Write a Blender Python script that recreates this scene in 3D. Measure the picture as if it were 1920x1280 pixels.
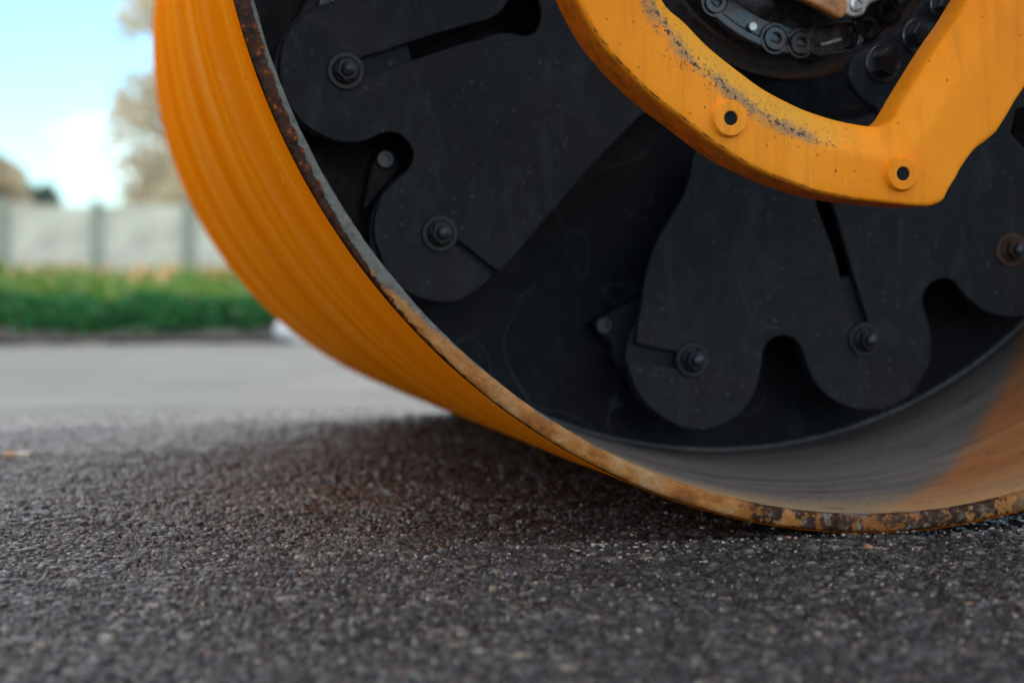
import bpy, bmesh, math, random
import numpy as np
from mathutils import Vector, Matrix, noise
R = math.radians
random.seed(7)
rng = np.random.default_rng(11)
scene = bpy.context.scene
for o in list(bpy.data.objects): bpy.data.objects.remove(o)

# ------------------------------------------------------------------ camera
cam_d = bpy.data.cameras.new('camera'); cam = bpy.data.objects.new('camera', cam_d)
scene.collection.objects.link(cam); scene.camera = cam
yaw, pit = 0.24111, -0.04213
fw = Vector((math.sin(yaw)*math.cos(pit), math.cos(yaw)*math.cos(pit), math.sin(pit)))
cam.location = (-0.69216, -1.39143, 0.23681)
cam.rotation_euler = fw.to_track_quat('-Z', 'Y').to_euler()
cam_d.sensor_width = 36; cam_d.lens = 3174.45/1920*36
cam_d.clip_start = .02; cam_d.clip_end = 600
cam_d.dof.use_dof = True; cam_d.dof.focus_distance = 1.47; cam_d.dof.aperture_fstop = 3.7
cam_d.dof.aperture_blades = 0

# ------------------------------------------------------------------ light
CLX = 10.0
SUN_AZ, SUN_EL = R(28), R(36)        # azimuth from +x towards +y
w = bpy.data.worlds.new('World'); scene.world = w; w.use_nodes = True
nt = w.node_tree; nt.nodes.clear()
sky = nt.nodes.new('ShaderNodeTexSky'); sky.sky_type = 'NISHITA'; sky.sun_disc = False
sky.sun_elevation = SUN_EL; sky.sun_rotation = R(90) - SUN_AZ
sky.air_density = 1.0; sky.dust_density = 0.3; sky.ozone_density = 1.0
bg = nt.nodes.new('ShaderNodeBackground'); bg.inputs['Strength'].default_value = 0.10
out = nt.nodes.new('ShaderNodeOutputWorld')
# broken white cloud over the whole sky
tc = nt.nodes.new('ShaderNodeTexCoord'); mp = nt.nodes.new('ShaderNodeMapping'); mp.inputs['Scale'].default_value = (1, 1, 1.6); mp.inputs['Location'].default_value = (CLX, 0, 0)
nz = nt.nodes.new('ShaderNodeTexNoise'); nz.inputs['Scale'].default_value = 1.5; nz.inputs['Detail'].default_value = 6; nz.inputs['Roughness'].default_value = .55
rp_ = nt.nodes.new('ShaderNodeValToRGB'); rp_.color_ramp.elements[0].position = .46; rp_.color_ramp.elements[1].position = .64
mx = nt.nodes.new('ShaderNodeMix'); mx.data_type = 'RGBA'; mx.inputs[7].default_value = (14.0, 13.0, 11.6, 1)
nt.links.new(tc.outputs['Generated'], mp.inputs[0]); nt.links.new(mp.outputs[0], nz.inputs['Vector']); nt.links.new(nz.outputs['Fac'], rp_.inputs[0])
nt.links.new(rp_.outputs[0], mx.inputs[0]); tn = nt.nodes.new('ShaderNodeMix'); tn.data_type = 'RGBA'; tn.blend_type = 'MULTIPLY'; tn.inputs[0].default_value = 1; tn.inputs[7].default_value = (.60, .86, 1.02, 1)
nt.links.new(sky.outputs[0], tn.inputs[6]); nt.links.new(tn.outputs[2], mx.inputs[6]); nt.links.new(mx.outputs[2], bg.inputs['Color']); nt.links.new(bg.outputs[0], out.inputs[0])
sd = bpy.data.lights.new('sun', 'SUN'); sd.energy = 2.4; sd.angle = R(1.5); sd.color = (1, .95, .86)
so = bpy.data.objects.new('sun', sd); scene.collection.objects.link(so)
sdir = Vector((math.cos(SUN_AZ)*math.cos(SUN_EL), math.sin(SUN_AZ)*math.cos(SUN_EL), math.sin(SUN_EL)))
so.rotation_euler = sdir.to_track_quat('Z', 'Y').to_euler(); so.location = (4, 3, 6)
vs = scene.view_settings
vs.view_transform = 'Standard'; vs.look = 'None'; vs.gamma = 1; vs.use_curve_mapping = False
vs.exposure = 1.42

# ------------------------------------------------------------------ node helpers
class NT:
    def __init__(s, name):
        s.m = bpy.data.materials.new(name); s.m.use_nodes = True; s.t = s.m.node_tree
        s.b = s.t.nodes['Principled BSDF']
    def n(s, typ, **kw):
        nd = s.t.nodes.new('ShaderNode'+typ)
        for k, v in kw.items(): setattr(nd, k, v)
        return nd
    def l(s, a, b): s.t.links.new(a, b)
    def set(s, sock, v):
        if hasattr(v, 'is_output') or isinstance(v, bpy.types.NodeSocket): s.l(v, sock)
        else: sock.default_value = v
    def coord(s, scale=(1,1,1), obj=True, loc=(0,0,0)):
        tc = s.n('TexCoord'); mp = s.n('Mapping'); mp.inputs['Scale'].default_value = scale; mp.inputs['Location'].default_value = loc
        s.l(tc.outputs['Object' if obj else 'Generated'], mp.inputs['Vector']); return mp.outputs[0]
    def noise(s, scale, detail=3, rough=.55, vec=None, dist=0):
        nd = s.n('TexNoise'); nd.inputs['Scale'].default_value = scale; nd.inputs['Detail'].default_value = detail
        nd.inputs['Roughness'].default_value = rough; nd.inputs['Distortion'].default_value = dist
        s.l(vec if vec is not None else s.coord(), nd.inputs['Vector']); return nd.outputs['Fac']
    def ramp(s, fac, stops, interp='LINEAR'):
        nd = s.n('ValToRGB'); cr = nd.color_ramp; cr.interpolation = interp
        while len(cr.elements) < len(stops): cr.elements.new(.5)
        for e, (p, c) in zip(cr.elements, stops):
            e.position = p; e.color = (c, c, c, 1) if isinstance(c, (int, float)) else (*c, 1)
        s.l(fac, nd.inputs[0]); return nd.outputs[0]
    def math(s, op, a, b=0.0, c=0.0, clamp=False):
        nd = s.n('Math', operation=op, use_clamp=clamp)
        for i, v in enumerate((a, b, c)): s.set(nd.inputs[i], v)
        return nd.outputs[0]
    def mix(s, fac, a, b, blend='MIX'):
        nd = s.n('Mix', data_type='RGBA', blend_type=blend)
        s.set(nd.inputs[0], fac)
        for i, v in ((6, a), (7, b)):
            if isinstance(v, tuple): nd.inputs[i].default_value = (*v, 1)
            else: s.l(v, nd.inputs[i])
        return nd.outputs[2]
    def attr(s, name):
        nd = s.n('Attribute'); nd.attribute_name = name; return nd.outputs['Fac']
    def attrc(s, name):
        nd = s.n('Attribute'); nd.attribute_name = name; return nd.outputs['Color']
    def bump(s, h, strength=.3, dist=.002):
        nd = s.n('Bump'); nd.inputs['Strength'].default_value = strength; nd.inputs['Distance'].default_value = dist
        s.l(h, nd.inputs['Height']); s.l(nd.outputs[0], s.b.inputs['Normal'])
    def fin(s, col=None, rough=None, metal=None, spec=None):
        if col is not None: s.set(s.b.inputs['Base Color'], (*col, 1) if isinstance(col, tuple) else col)
        if rough is not None: s.set(s.b.inputs['Roughness'], rough)
        if metal is not None: s.set(s.b.inputs['Metallic'], metal)
        if spec is not None: s.set(s.b.inputs['Specular IOR Level'], spec)
        return s.m

def specks(a, scale, dens, size=.32, vec=None):
    v = a.n('TexVoronoi'); v.inputs['Scale'].default_value = scale; 
    nz = a.n('TexNoise'); nz.inputs['Scale'].default_value = scale*.9; nz.inputs['Detail'].default_value = 3; a.l(a.coord(), nz.inputs['Vector'])
    va = a.n('VectorMath', operation='MULTIPLY_ADD'); a.l(nz.outputs['Color'], va.inputs[0]); va.inputs[1].default_value = (.9/scale,)*3; a.l(a.coord(), va.inputs[2]); a.l(va.outputs[0], v.inputs['Vector'])
    sp = a.n('SeparateColor'); a.l(v.outputs['Color'], sp.inputs[0])
    on = a.math('GREATER_THAN', sp.outputs[0], 1-dens)
    rad = a.math('MULTIPLY', sp.outputs[1], size)
    return a.math('MULTIPLY', on, a.math('LESS_THAN', v.outputs['Distance'], rad))
def mat_drum():
    a = NT('drum_orange_paint')
    v = a.coord((.6, 11, .6)); st = a.noise(1.3, 2, .45, v)
    v2 = a.coord((3, 120, 3)); st2 = a.noise(1.5, 3, .6, v2)
    c = a.ramp(st, [(.32, (.80,.165,.0)), (.48, (.86,.195,.001)), (.62, (.90,.235,.006)), (.78, (.93,.31,.05))])
    c = a.mix(a.math('MULTIPLY', a.ramp(st2, [(.5, 0.0), (.75, 1.0)]), .15), c, (.85,.42,.09))  # pale wear streaks, also carrying the sheen in the colour
    sp = a.noise(220, 2, .6); c = a.mix(a.ramp(sp, [(.70, 0.0), (.76, .6)]), c, (.32,.11,.01))
    sp2 = a.noise(90, 2, .5); c = a.mix(a.ramp(sp2, [(.73, 0.0), (.77, .6)]), c, (.9,.6,.3))
    c = a.mix(a.math('MULTIPLY', a.ramp(a.noise(5, 4, .6), [(.5, 0.0), (.8, 1.0)]), .2), c, (.86,.38,.10))
    c = a.mix(a.math('MULTIPLY', specks(a, 45, .06, .10), .8), c, (.16,.06,.02))
    a.bump(a.mix(.5, st, a.noise(30, 4, .6)), .15, .004)
    return a.fin(c, .6, spec=0.0)
def mat_yellow():
    a = NT('yoke_yellow_paint')
    n1 = a.noise(9, 4, .6); n2 = a.noise(60, 5, .65)
    v = a.coord((70, 20, 6)); drip = a.noise(1.2, 4, .6, v)
    c = a.ramp(n1, [(.3, (.82,.225,.003)), (.55, (.90,.270,.006)), (.75, (.93,.315,.02))])
    c = a.mix(a.math('MULTIPLY', a.ramp(drip, [(.50, 0.0), (.70, 1.0)]), .5), c, (.55,.17,.01))
    ac = a.attr('across'); al = a.attr('dirt')
    # worn dirty stripe along the crease
    d = a.math('ABSOLUTE', a.math('SUBTRACT', ac, .66)); d = a.math('SUBTRACT', 1.0, a.math('MULTIPLY', d, 3.2), clamp=True)
    band = a.math('MULTIPLY', d, al)
    ol = a.math('MULTIPLY', a.ramp(ac, [(.6, 0.0), (.72, 1.0)]), al)
    c = a.mix(a.math('MULTIPLY', ol, a.ramp(n1, [(.25, .25), (.7, .8)])), c, (.58,.30,.022))
    smear = a.noise(38, 5, .7, a.coord((1, 1, 1)), .6)
    c = a.mix(a.ramp(a.math('MULTIPLY', band, smear), [(.30, 0.0), (.50, .85)]), c, (.27,.17,.08))
    ch = a.noise(240, 4, .65, None, .5)
    c = a.mix(a.ramp(a.math('MULTIPLY', a.math('ADD', a.math('MULTIPLY', band, .42), .66), ch), [(.59, 0.0), (.615, 1.0)]), c, (.035,.022,.02))
    # chipped lower edge
    ed = a.math('SUBTRACT', 1.0, a.math('MULTIPLY', a.math('ABSOLUTE', a.math('SUBTRACT', ac, .03)), 22), clamp=True)
    c = a.mix(a.ramp(a.math('MULTIPLY', a.math('MULTIPLY', ed, a.attr('chip')), a.noise(75, 4, .7)), [(.40, 0.0), (.52, .92)]), c, (.09,.035,.015))
    side = a.attr('side'); c = a.mix(a.math('MULTIPLY', side, .85), c, a.mix(a.ramp(n2, [(.42, 0.0), (.6, 1.0)]), (.62,.10,.0), (.30,.05,.003)))  # side faces tinted darker red-orange to paint in their shading
    c = a.mix(a.math('MULTIPLY', specks(a, 90, .09, .15), .8), c, (.12,.045,.02))
    c = a.mix(a.math('MULTIPLY', specks(a, 260, .07, .3), .7), c, (.20,.07,.02))
    c = a.mix(a.math('MULTIPLY', a.math('MULTIPLY', specks(a, 330, .6, .55), band), .8), c, (.10,.06,.04))
    a.bump(a.mix(.5, n1, n2), .4, .002)
    return a.fin(c, a.ramp(n2, [(.3, .42), (.7, .6)]), spec=.16)
SPEC = .11
def mat_black(name='black_steel_paint', base=(.010,.012,.016), warm=(.018,.016,.017), rough=.5, dust=.5, scr=0.0):
    a = NT(name)
    n1 = a.noise(6, 4, .6); n2 = a.noise(45, 4, .65); n3 = a.noise(170, 3, .6)
    c = a.ramp(n1, [(.32, base), (.68, warm)])
    c = a.mix(a.math('MULTIPLY', a.ramp(n2, [(.45, 0.0), (.75, 1.0)]), dust), c, (.035,.037,.04))
    c = a.mix(a.math('MULTIPLY', a.ramp(n3, [(.66, 0.0), (.73, 1.0)]), dust), c, (.08,.08,.08))
    v = a.coord((14, 14, 90)); mk = a.noise(2.2, 2, .5, v); c = a.mix(a.ramp(mk, [(.73, 0.0), (.78, .5*dust)]), c, (.12,.12,.13))
    c = a.mix(a.math('MULTIPLY', specks(a, 110, .22, .26), dust), c, (.10,.105,.11))
    c = a.mix(a.math('MULTIPLY', specks(a, 300, .2, .42), dust), c, (.085,.09,.095))
    sm = a.noise(9, 5, .7, a.coord((3, 3, 1), loc=(3, 1, 2)), 1.5)
    c = a.mix(a.math('MULTIPLY', a.ramp(sm, [(.52, 0.0), (.72, 1.0)]), dust*1.3), c, (.038,.046,.054))
    if scr:
        w1 = a.noise(5.5, 1, .5, None, 1.2)
        ln = a.math('ABSOLUTE', a.math('SUBTRACT', w1, .5))
        c = a.mix(a.math('MULTIPLY', a.ramp(ln, [(.0, 1.0), (.006, 0.0)]), a.math('MULTIPLY', a.ramp(n1, [(.42, 0.0), (.6, 1.0)]), scr)), c, (.085,.088,.09))
    a.bump(a.mix(.4, n1, n2), .25, .0015)
    return a.fin(c, a.ramp(n2, [(.35, rough-.14), (.7, rough+.15)]), spec=SPEC if 'hub' not in name else .75)
def mat_inner():
    a = NT('worn_shell_inside')
    v = a.coord((2, 34, 2)); st = a.noise(1.3, 5, .65, v); n = a.noise(14, 5, .65)
    y = a.attr('depth'); th = a.attr('turn')
    g = a.ramp(st, [(.3, (.11,.095,.082)), (.5, (.19,.165,.14)), (.7, (.27,.235,.195))])
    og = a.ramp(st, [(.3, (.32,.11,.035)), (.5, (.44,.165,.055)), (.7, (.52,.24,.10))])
    # orange patch right of the diagonal (depth grows with the turn)
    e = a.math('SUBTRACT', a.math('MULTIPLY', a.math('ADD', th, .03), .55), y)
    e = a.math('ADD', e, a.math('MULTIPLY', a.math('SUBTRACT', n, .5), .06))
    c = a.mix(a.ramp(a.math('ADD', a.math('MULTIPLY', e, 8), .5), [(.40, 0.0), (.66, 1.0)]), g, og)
    lip = a.math('SUBTRACT', 1.0, a.math('MULTIPLY', y, 9), clamp=True)
    c = a.mix(a.math('MULTIPLY', lip, a.ramp(n, [(.3, .45), (.6, .95)])), c, a.ramp(st, [(.4, (.42,.30,.17)), (.6, (.50,.28,.10))]))
    dk = a.noise(26, 4, .7, a.coord((1, 3, 1)))
    c = a.mix(a.ramp(dk, [(.60, 0.0), (.66, .75)]), c, (.06,.04,.03))
    c = a.mix(a.math('MULTIPLY', specks(a, 60, .25, .22), .7), c, (.06,.035,.025))
    c = a.mix(a.ramp(a.noise(1.5, 4, .7, a.coord((4, 90, 4))), [(.60, 0.0), (.66, .5)]), c, (.08,.07,.06))
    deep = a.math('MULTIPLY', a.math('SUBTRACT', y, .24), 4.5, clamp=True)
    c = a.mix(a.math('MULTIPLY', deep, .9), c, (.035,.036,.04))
    a.bump(a.mix(.5, st, n), .3, .002)
    return a.fin(c, .52, spec=.4)
def mat_rim():
    a = NT('rusty_rim_edge')
    r = a.attr('radial'); th = a.attr('turn'); n1 = a.noise(24, 5, .7); n2 = a.noise(110, 4, .7); n0 = a.noise(7, 3, .6)
    metal = a.ramp(n2, [(.3, (.075,.075,.066)), (.55, (.15,.145,.125)), (.75, (.10,.07,.05))])
    clay = a.ramp(n1, [(.30, (.10,.07,.055)), (.40, (.26,.085,.014)), (.52, (.36,.145,.035)), (.68, (.38,.225,.11)), (.76, (.10,.08,.065))])
    # turn: angle from bottom, negative to the left
    cl = a.math('ADD', a.ramp(a.math('ADD', a.math('MULTIPLY', th, .5), 1.0), [(.50, 0.0), (.62, .75), (.8, 1.0)]), a.math('MULTIPLY', a.math('SUBTRACT', n1, .5), 1.6))
    cl = a.math('ADD', cl, a.math('MULTIPLY', a.math('SUBTRACT', r, .45), .9))
    c = a.mix(a.ramp(cl, [(.42, 0.0), (.56, 1.0)]), metal, clay)
    rim_dark = a.math('ADD', a.math('MULTIPLY', a.math('SUBTRACT', n2, .5), .9), r)
    wd = a.ramp(a.math('ADD', a.math('MULTIPLY', th, .5), 1.0), [(.34, .16), (.44, .36), (.52, .62), (.57, .86), (.65, .96), (.67, 1.0)])
    dark = a.ramp(a.math('ADD', a.math('SUBTRACT', rim_dark, a.math('ADD', wd, a.ramp(a.math('ADD', a.math('MULTIPLY', th, .5), 1.0), [(.65, 0.0), (.67, 1.0)]))), .5), [(.48, 0.0), (.54, 1.0)])
    c = a.mix(dark, c, a.ramp(n2, [(.4, (.020,.007,.004)), (.58, (.065,.020,.007)), (.70, (.42,.11,.01))]))
    bt = a.ramp(a.math('ADD', a.math('MULTIPLY', th, .5), .5), [(.375, 0.0), (.39, 1.0), (.60, 1.0), (.63, 0.0)])
    c = a.mix(a.math('MULTIPLY', bt, a.ramp(a.noise(48, 6, .75), [(.44, 0.0), (.50, 1.0)])), c, a.ramp(a.noise(90, 4, .7), [(.40, (.028,.013,.008)), (.56, (.06,.026,.014)), (.64, (.16,.15,.12))]))
    c = a.mix(a.ramp(a.noise(60, 3, .6), [(.66, 0.0), (.70, .8)]), c, (.07,.05,.04))
    a.bump(a.mix(.5, n1, n2), .9, .004)
    return a.fin(c, a.ramp(n2, [(.35, .4), (.7, .7)]), spec=.16)
def mat_asphalt():
    a = NT('fresh_asphalt')
    cell = a.attrc('stone'); sep = a.n('SeparateColor'); a.l(cell, sep.inputs[0])
    v1 = a.n('TexVoronoi'); v1.inputs['Scale'].default_value = 210; a.l(a.coord(), v1.inputs['Vector'])
    s2 = a.n('SeparateColor'); a.l(v1.outputs['Color'], s2.inputs[0])
    big = a.noise(1.6, 3, .5)
    c = a.ramp(sep.outputs[0], [(.0, (.008,.007,.008)), (.35, (.024,.021,.022)), (.7, (.060,.053,.050)), (.92, (.13,.115,.10)), (.97, (.26,.21,.14)), (1.0, (.45,.37,.26))])
    c2 = a.ramp(s2.outputs[0], [(.0, (.008,.007,.008)), (.5, (.030,.026,.027)), (.92, (.085,.075,.068)), (.975, (.32,.27,.19))])
    c = a.mix(.35, c, c2); c = a.mix(a.ramp(a.noise(2.2, 3, .6), [(.35, .35), (.6, 0.0)]), c, (.010,.009,.010))
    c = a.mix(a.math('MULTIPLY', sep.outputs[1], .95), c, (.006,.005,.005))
    c = a.mix(a.ramp(big, [(.4, 0.0), (.7, .25)]), c, (.055,.047,.043))
    yy = a.n('SeparateXYZ'); a.l(a.coord(), yy.inputs[0])
    dust_sheen = a.math('ADD', yy.outputs[1], a.math('ADD', a.math('MULTIPLY', a.noise(1.1, 4, .6), .9), a.math('MULTIPLY', yy.outputs[0], -.55)))  # dust grows with distance; the leftward rise paints in sky sheen
    c = a.mix(a.math('MULTIPLY', a.ramp(a.math('MULTIPLY', dust_sheen, .4), [(.46, 0.0), (.95, 1.0)]), a.ramp(s2.outputs[2], [(.0, .45), (1.0, 1.0)])), c, (.115,.118,.108))
    # orange reflection of the drum painted into the mat colour
    og = a.noise(14, 4, .65, a.coord((.6, 3, 1))); pa = a.attr('drum_refl')
    c = a.mix(a.ramp(a.math('MULTIPLY', pa, og), [(.46, 0.0), (.62, .4)]), c, (.22,.10,.04))
    f = a.noise(420, 3, .7); f2 = a.noise(160, 3, .6)
    glint = specks(a, 230, .32, .42)
    c = a.mix(a.math('MULTIPLY', glint, .8), c, (.42,.36,.26))  # pale warm flecks paint glints into the stone colour
    c = a.mix(a.ramp(f2, [(.36, .85), (.46, 0.0)]), c, (.004,.0035,.004))
    a.bump(a.mix(.5, f, f2), 1.0, .0024)
    ro = a.ramp(s2.outputs[1], [(.0, .12), (.3, .3), (1.0, .6)])
    return a.fin(c, ro, spec=a.ramp(s2.outputs[2], [(.0, .2), (.5, .45), (1.0, 1.0)]))
def mat_old():
    a = NT('old_grey_pavement')
    n = a.noise(3, 4, .6); f = a.noise(60, 5, .7); st = a.noise(1.2, 4, .6, a.coord((.4, 3, 1)))
    c = a.ramp(n, [(.3, (.075,.078,.072)), (.7, (.12,.124,.114))]); c = a.mix(a.ramp(f, [(.4, .0), (.7, .5)]), c, (.035,.035,.033))
    c = a.mix(a.ramp(st, [(.5, 0.0), (.7, .4)]), c, (.19,.187,.17))
    a.bump(f, .5, .003); return a.fin(c, .75)
def mat_simple(name, col, rough=.6, metal=0.0, var=.25, scale=20, spec=.5, bump=.2):
    a = NT(name); n = a.noise(scale, 4, .6)
    lo = tuple(x*(1-var) for x in col); hi = tuple(min(1, x*(1+var)) for x in col)
    c = a.ramp(n, [(.3, lo), (.7, hi)])
    if bump: a.bump(a.noise(scale*5, 3, .6), bump, .001)
    return a.fin(c, rough, metal, spec)
def mat_leaf(name, lo, hi, tr=.25):
    a = NT(name); g = a.attr('shade'); c = a.ramp(g, [(0, lo), (1, hi)])
    a.fin(c, .6, spec=.2)
    tl = a.n('BsdfTranslucent'); a.l(c, tl.inputs[0]); mx = a.n('MixShader'); mx.inputs[0].default_value = .4
    om = a.t.nodes['Material Output']; a.l(a.b.outputs[0], mx.inputs[1]); a.l(tl.outputs[0], mx.inputs[2]); a.l(mx.outputs[0], om.inputs['Surface'])
    return a.m

M = dict(drum=mat_drum(), yellow=mat_yellow(), black=mat_black(), plate=mat_black('black_plate_paint', (.008,.012,.017), (.018,.0155,.017), .5, .4),
    disc=mat_black('black_disc_paint', (.009,.013,.019), (.013,.016,.021), .5, .4),
    endp=mat_black('black_end_plate_paint', (.0035,.005,.008), (.006,.0065,.009), .55, .15, .45),
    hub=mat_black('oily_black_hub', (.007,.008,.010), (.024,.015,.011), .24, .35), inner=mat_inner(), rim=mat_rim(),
    asphalt=mat_asphalt(), old=mat_old(),
    bolt=mat_simple('dark_bolt_steel', (.024,.027,.036), .3, .3, .4, 60), rust=mat_simple('rusty_steel', (.05,.022,.012), .6, .2, .5, 90),
    steel=mat_simple('bare_steel', (.45,.46,.45), .32, .9, .2, 50), brass=mat_simple('orange_grease', (.42,.17,.05), .3, .1, .4, 60),
    boltd=mat_simple('black_bolt_finish', (.010,.011,.014), .42, 0, .4, 60, spec=.3), void=mat_simple('deep_socket', (.006,.006,.007), .5, 0, .1), plug=mat_simple('grey_rubber_plug', (.008,.009,.012), .6, 0, .4, 200, spec=.1),
    weld=mat_simple('weld_metal', (.06,.065,.07), .45, .3, .5, 120),
    fence=mat_simple('pale_concrete', (.70,.65,.55), .85, 0, .3, 1.6), post=mat_simple('weathered_post_concrete', (.30,.33,.27), .85, 0, .3, 5),
    plinth=mat_simple('terracotta_brick', (.46,.30,.21), .85, 0, .25, 2.5), soil=mat_simple('dark_shade_soil', (.022,.018,.015), .95, 0, .3, 8),
    field=mat_simple('rough_grass_ground', (.10,.13,.035), .95, 0, .45, 1.2), white=mat_simple('white_card', (.75,.74,.70), .6, 0, .06, 40),
    paper=mat_simple('cream_paper', (.72,.63,.5), .7, 0, .1, 200), filt=mat_simple('cork_orange_paper', (.62,.38,.22), .7, 0, .2, 500),
    leaf=mat_leaf('hedge_leaf', (.006,.04,.012), (.035,.20,.05)), grass=mat_leaf('weed_leaf', (.04,.13,.02), (.16,.23,.05)),
    flower=mat_leaf('petals', (.55,.20,.05), (.70,.48,.30)), dark_tree=mat_leaf('dark_tree_leaf', (.10,.15,.12), (.26,.32,.24)),
    pale_tree=mat_leaf('pale_tree_leaf', (.60,.50,.34), (.95,.84,.64)), bark=mat_simple('bark', (.12,.09,.065), .9, 0, .3, 10),
    tyre=mat_simple('black_rubber', (.02,.02,.02), .8, 0, .2), gritd=mat_simple('dark_grit', (.05,.045,.04), .6, 0, .3, 300), gritl=mat_simple('pale_grit', (.30,.26,.20), .6, 0, .3, 300), pebble=mat_simple('red_pebble', (.28,.12,.07), .7, 0, .3, 100))

# ------------------------------------------------------------------ object helpers
def link(o, parent=None):
    scene.collection.objects.link(o)
    if parent is not None: o.parent = parent
    return o
def tag(o, label=None, cat=None, group=None, kind=None):
    for k, v in (('label', label), ('category', cat), ('group', group), ('kind', kind)):
        if v: o[k] = v
    return o
def empty(name, loc, label, cat, group=None):
    o = bpy.data.objects.new(name, None); o.empty_display_size = .1; o.location = loc; link(o); return tag(o, label, cat, group)
def mesh_obj(name, me, mats, parent=None, smooth=35):
    for m in (mats if isinstance(mats, (list, tuple)) else [mats]): me.materials.append(m)
    if smooth is not None:
        me.shade_smooth()
        if smooth: me.set_sharp_from_angle(angle=R(smooth))
    return link(bpy.data.objects.new(name, me), parent)
def from_bm(name, bm, mats, parent=None, smooth=35):
    me = bpy.data.meshes.new(name); bmesh.ops.recalc_face_normals(bm, faces=bm.faces); bm.to_mesh(me); bm.free()
    return mesh_obj(name, me, mats, parent, smooth)
def smooth_loop(pts, closed=True, sub=4):
    """Catmull-Rom through the points, corners kept soft"""
    n = len(pts); o = []
    for i in range(n if closed else n-1):
        P = [Vector(pts[(i+k) % n]) if closed else Vector(pts[min(max(i+k, 0), n-1)]) for k in (-1, 0, 1, 2)]
        for s in range(sub):
            t = s/sub
            o.append(.5*((2*P[1]) + (P[2]-P[0])*t + (2*P[0]-5*P[1]+4*P[2]-P[3])*t*t + (-P[0]+3*P[1]-3*P[2]+P[3])*t**3))
    if not closed: o.append(Vector(pts[-1]))
    return o
def slab(name, loops, yf, thick, mats, parent=None, bevel=.0012, sub=3, sharp=()):
    """plate with holes: loops of (x, z); front face at y = yf, depth 'thick' away from the viewer"""
    cu = bpy.data.curves.new(name, 'CURVE'); cu.dimensions = '2D'; cu.fill_mode = 'BOTH'
    for lp in loops:
        pts = smooth_loop(lp, True, sub) if sub > 1 else lp
        sp = cu.splines.new('POLY'); sp.points.add(len(pts)-1); sp.use_cyclic_u = True
        for q, pt in zip(sp.points, pts): q.co = (pt[0], pt[1], 0, 1)
    cu.extrude = thick/2 - bevel; cu.bevel_depth = bevel; cu.bevel_resolution = 1; cu.offset = -bevel
    tmp = bpy.data.objects.new('tmp', cu); scene.collection.objects.link(tmp)
    dg = bpy.context.evaluated_depsgraph_get(); me = bpy.data.meshes.new_from_object(tmp.evaluated_get(dg))
    bpy.data.objects.remove(tmp); bpy.data.curves.remove(cu)
    me.materials.clear()
    me.transform(Matrix.Translation((0, yf+thick/2, 0)) @ Matrix.Rotation(R(90), 4, 'X'))
    me.name = name
    return mesh_obj(name, me, mats, parent, 30)
def ring_pts(r, n, ph=0): return [(r*math.cos(2*math.pi*i/n+ph), r*math.sin(2*math.pi*i/n+ph)) for i in range(n)]
def lathe(bm, prof, cx, cz, seg=40, mi=0, closed=False):
    """revolve (radius, y) about the line parallel to y through (cx, cz)"""
    rings = []
    for r, y in prof:
        if r < 1e-6: rings.append([bm.verts.new((cx, y, cz))]); continue
        rings.append([bm.verts.new((cx+r*math.cos(2*math.pi*i/seg), y, cz+r*math.sin(2*math.pi*i/seg))) for i in range(seg)])
    pr = list(zip(rings, rings[1:])) + ([(rings[-1], rings[0])] if closed else [])
    for A, B in pr:
        for i in range(seg):
            j = (i+1) % seg
            if len(A) == 1 and len(B) == 1: continue
            if len(A) == 1: f = bm.faces.new((A[0], B[i], B[j]))
            elif len(B) == 1: f = bm.faces.new((A[i], A[j], B[0]))
            else: f = bm.faces.new((A[i], A[j], B[j], B[i]))
            f.material_index = mi
def prism_y(bm, pts, y0, y1, mi=0, cham=0):
    """convex polygon (x, z) extruded along y, front edge chamfered"""
    c = Vector((sum(p[0] for p in pts)/len(pts), sum(p[1] for p in pts)/len(pts)))
    ins = [c+(Vector(p)-c)*(1-cham) for p in pts]; d = (y1-y0)*.18 if cham else 0
    L = [[bm.verts.new((p[0], y, p[1])) for p in P] for P, y in ((ins, y0), (pts, y0+d), (pts, y1))]
    bm.faces.new(L[0]).material_index = mi; bm.faces.new(L[2][::-1]).material_index = mi
    for A, B in zip(L, L[1:]):
        for i in range(len(pts)):
            j = (i+1) % len(pts); bm.faces.new((A[i], B[i], B[j], A[j])).material_index = mi
def box(bm, c, s, rot=0, mi=0):
    r = bmesh.ops.create_cube(bm, size=1)
    bmesh.ops.scale(bm, vec=s, verts=r['verts'])
    if rot: bmesh.ops.rotate(bm, cent=(0,0,0), matrix=Matrix.Rotation(rot, 3, 'Z'), verts=r['verts'])
    bmesh.ops.translate(bm, vec=c, verts=r['verts'])
    for v in r['verts']:
        for f in v.link_faces: f.material_index = mi
def bevel_all(bm, off=.01, seg=2):
    bmesh.ops.bevel(bm, geom=[e for e in bm.edges], offset=off, segments=seg, profile=.6, affect='EDGES')
def fattr(me, name, vals):
    a = me.attributes.new(name, 'FLOAT', 'POINT'); a.data.foreach_set('value', np.asarray(vals, dtype=np.float32))

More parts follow.
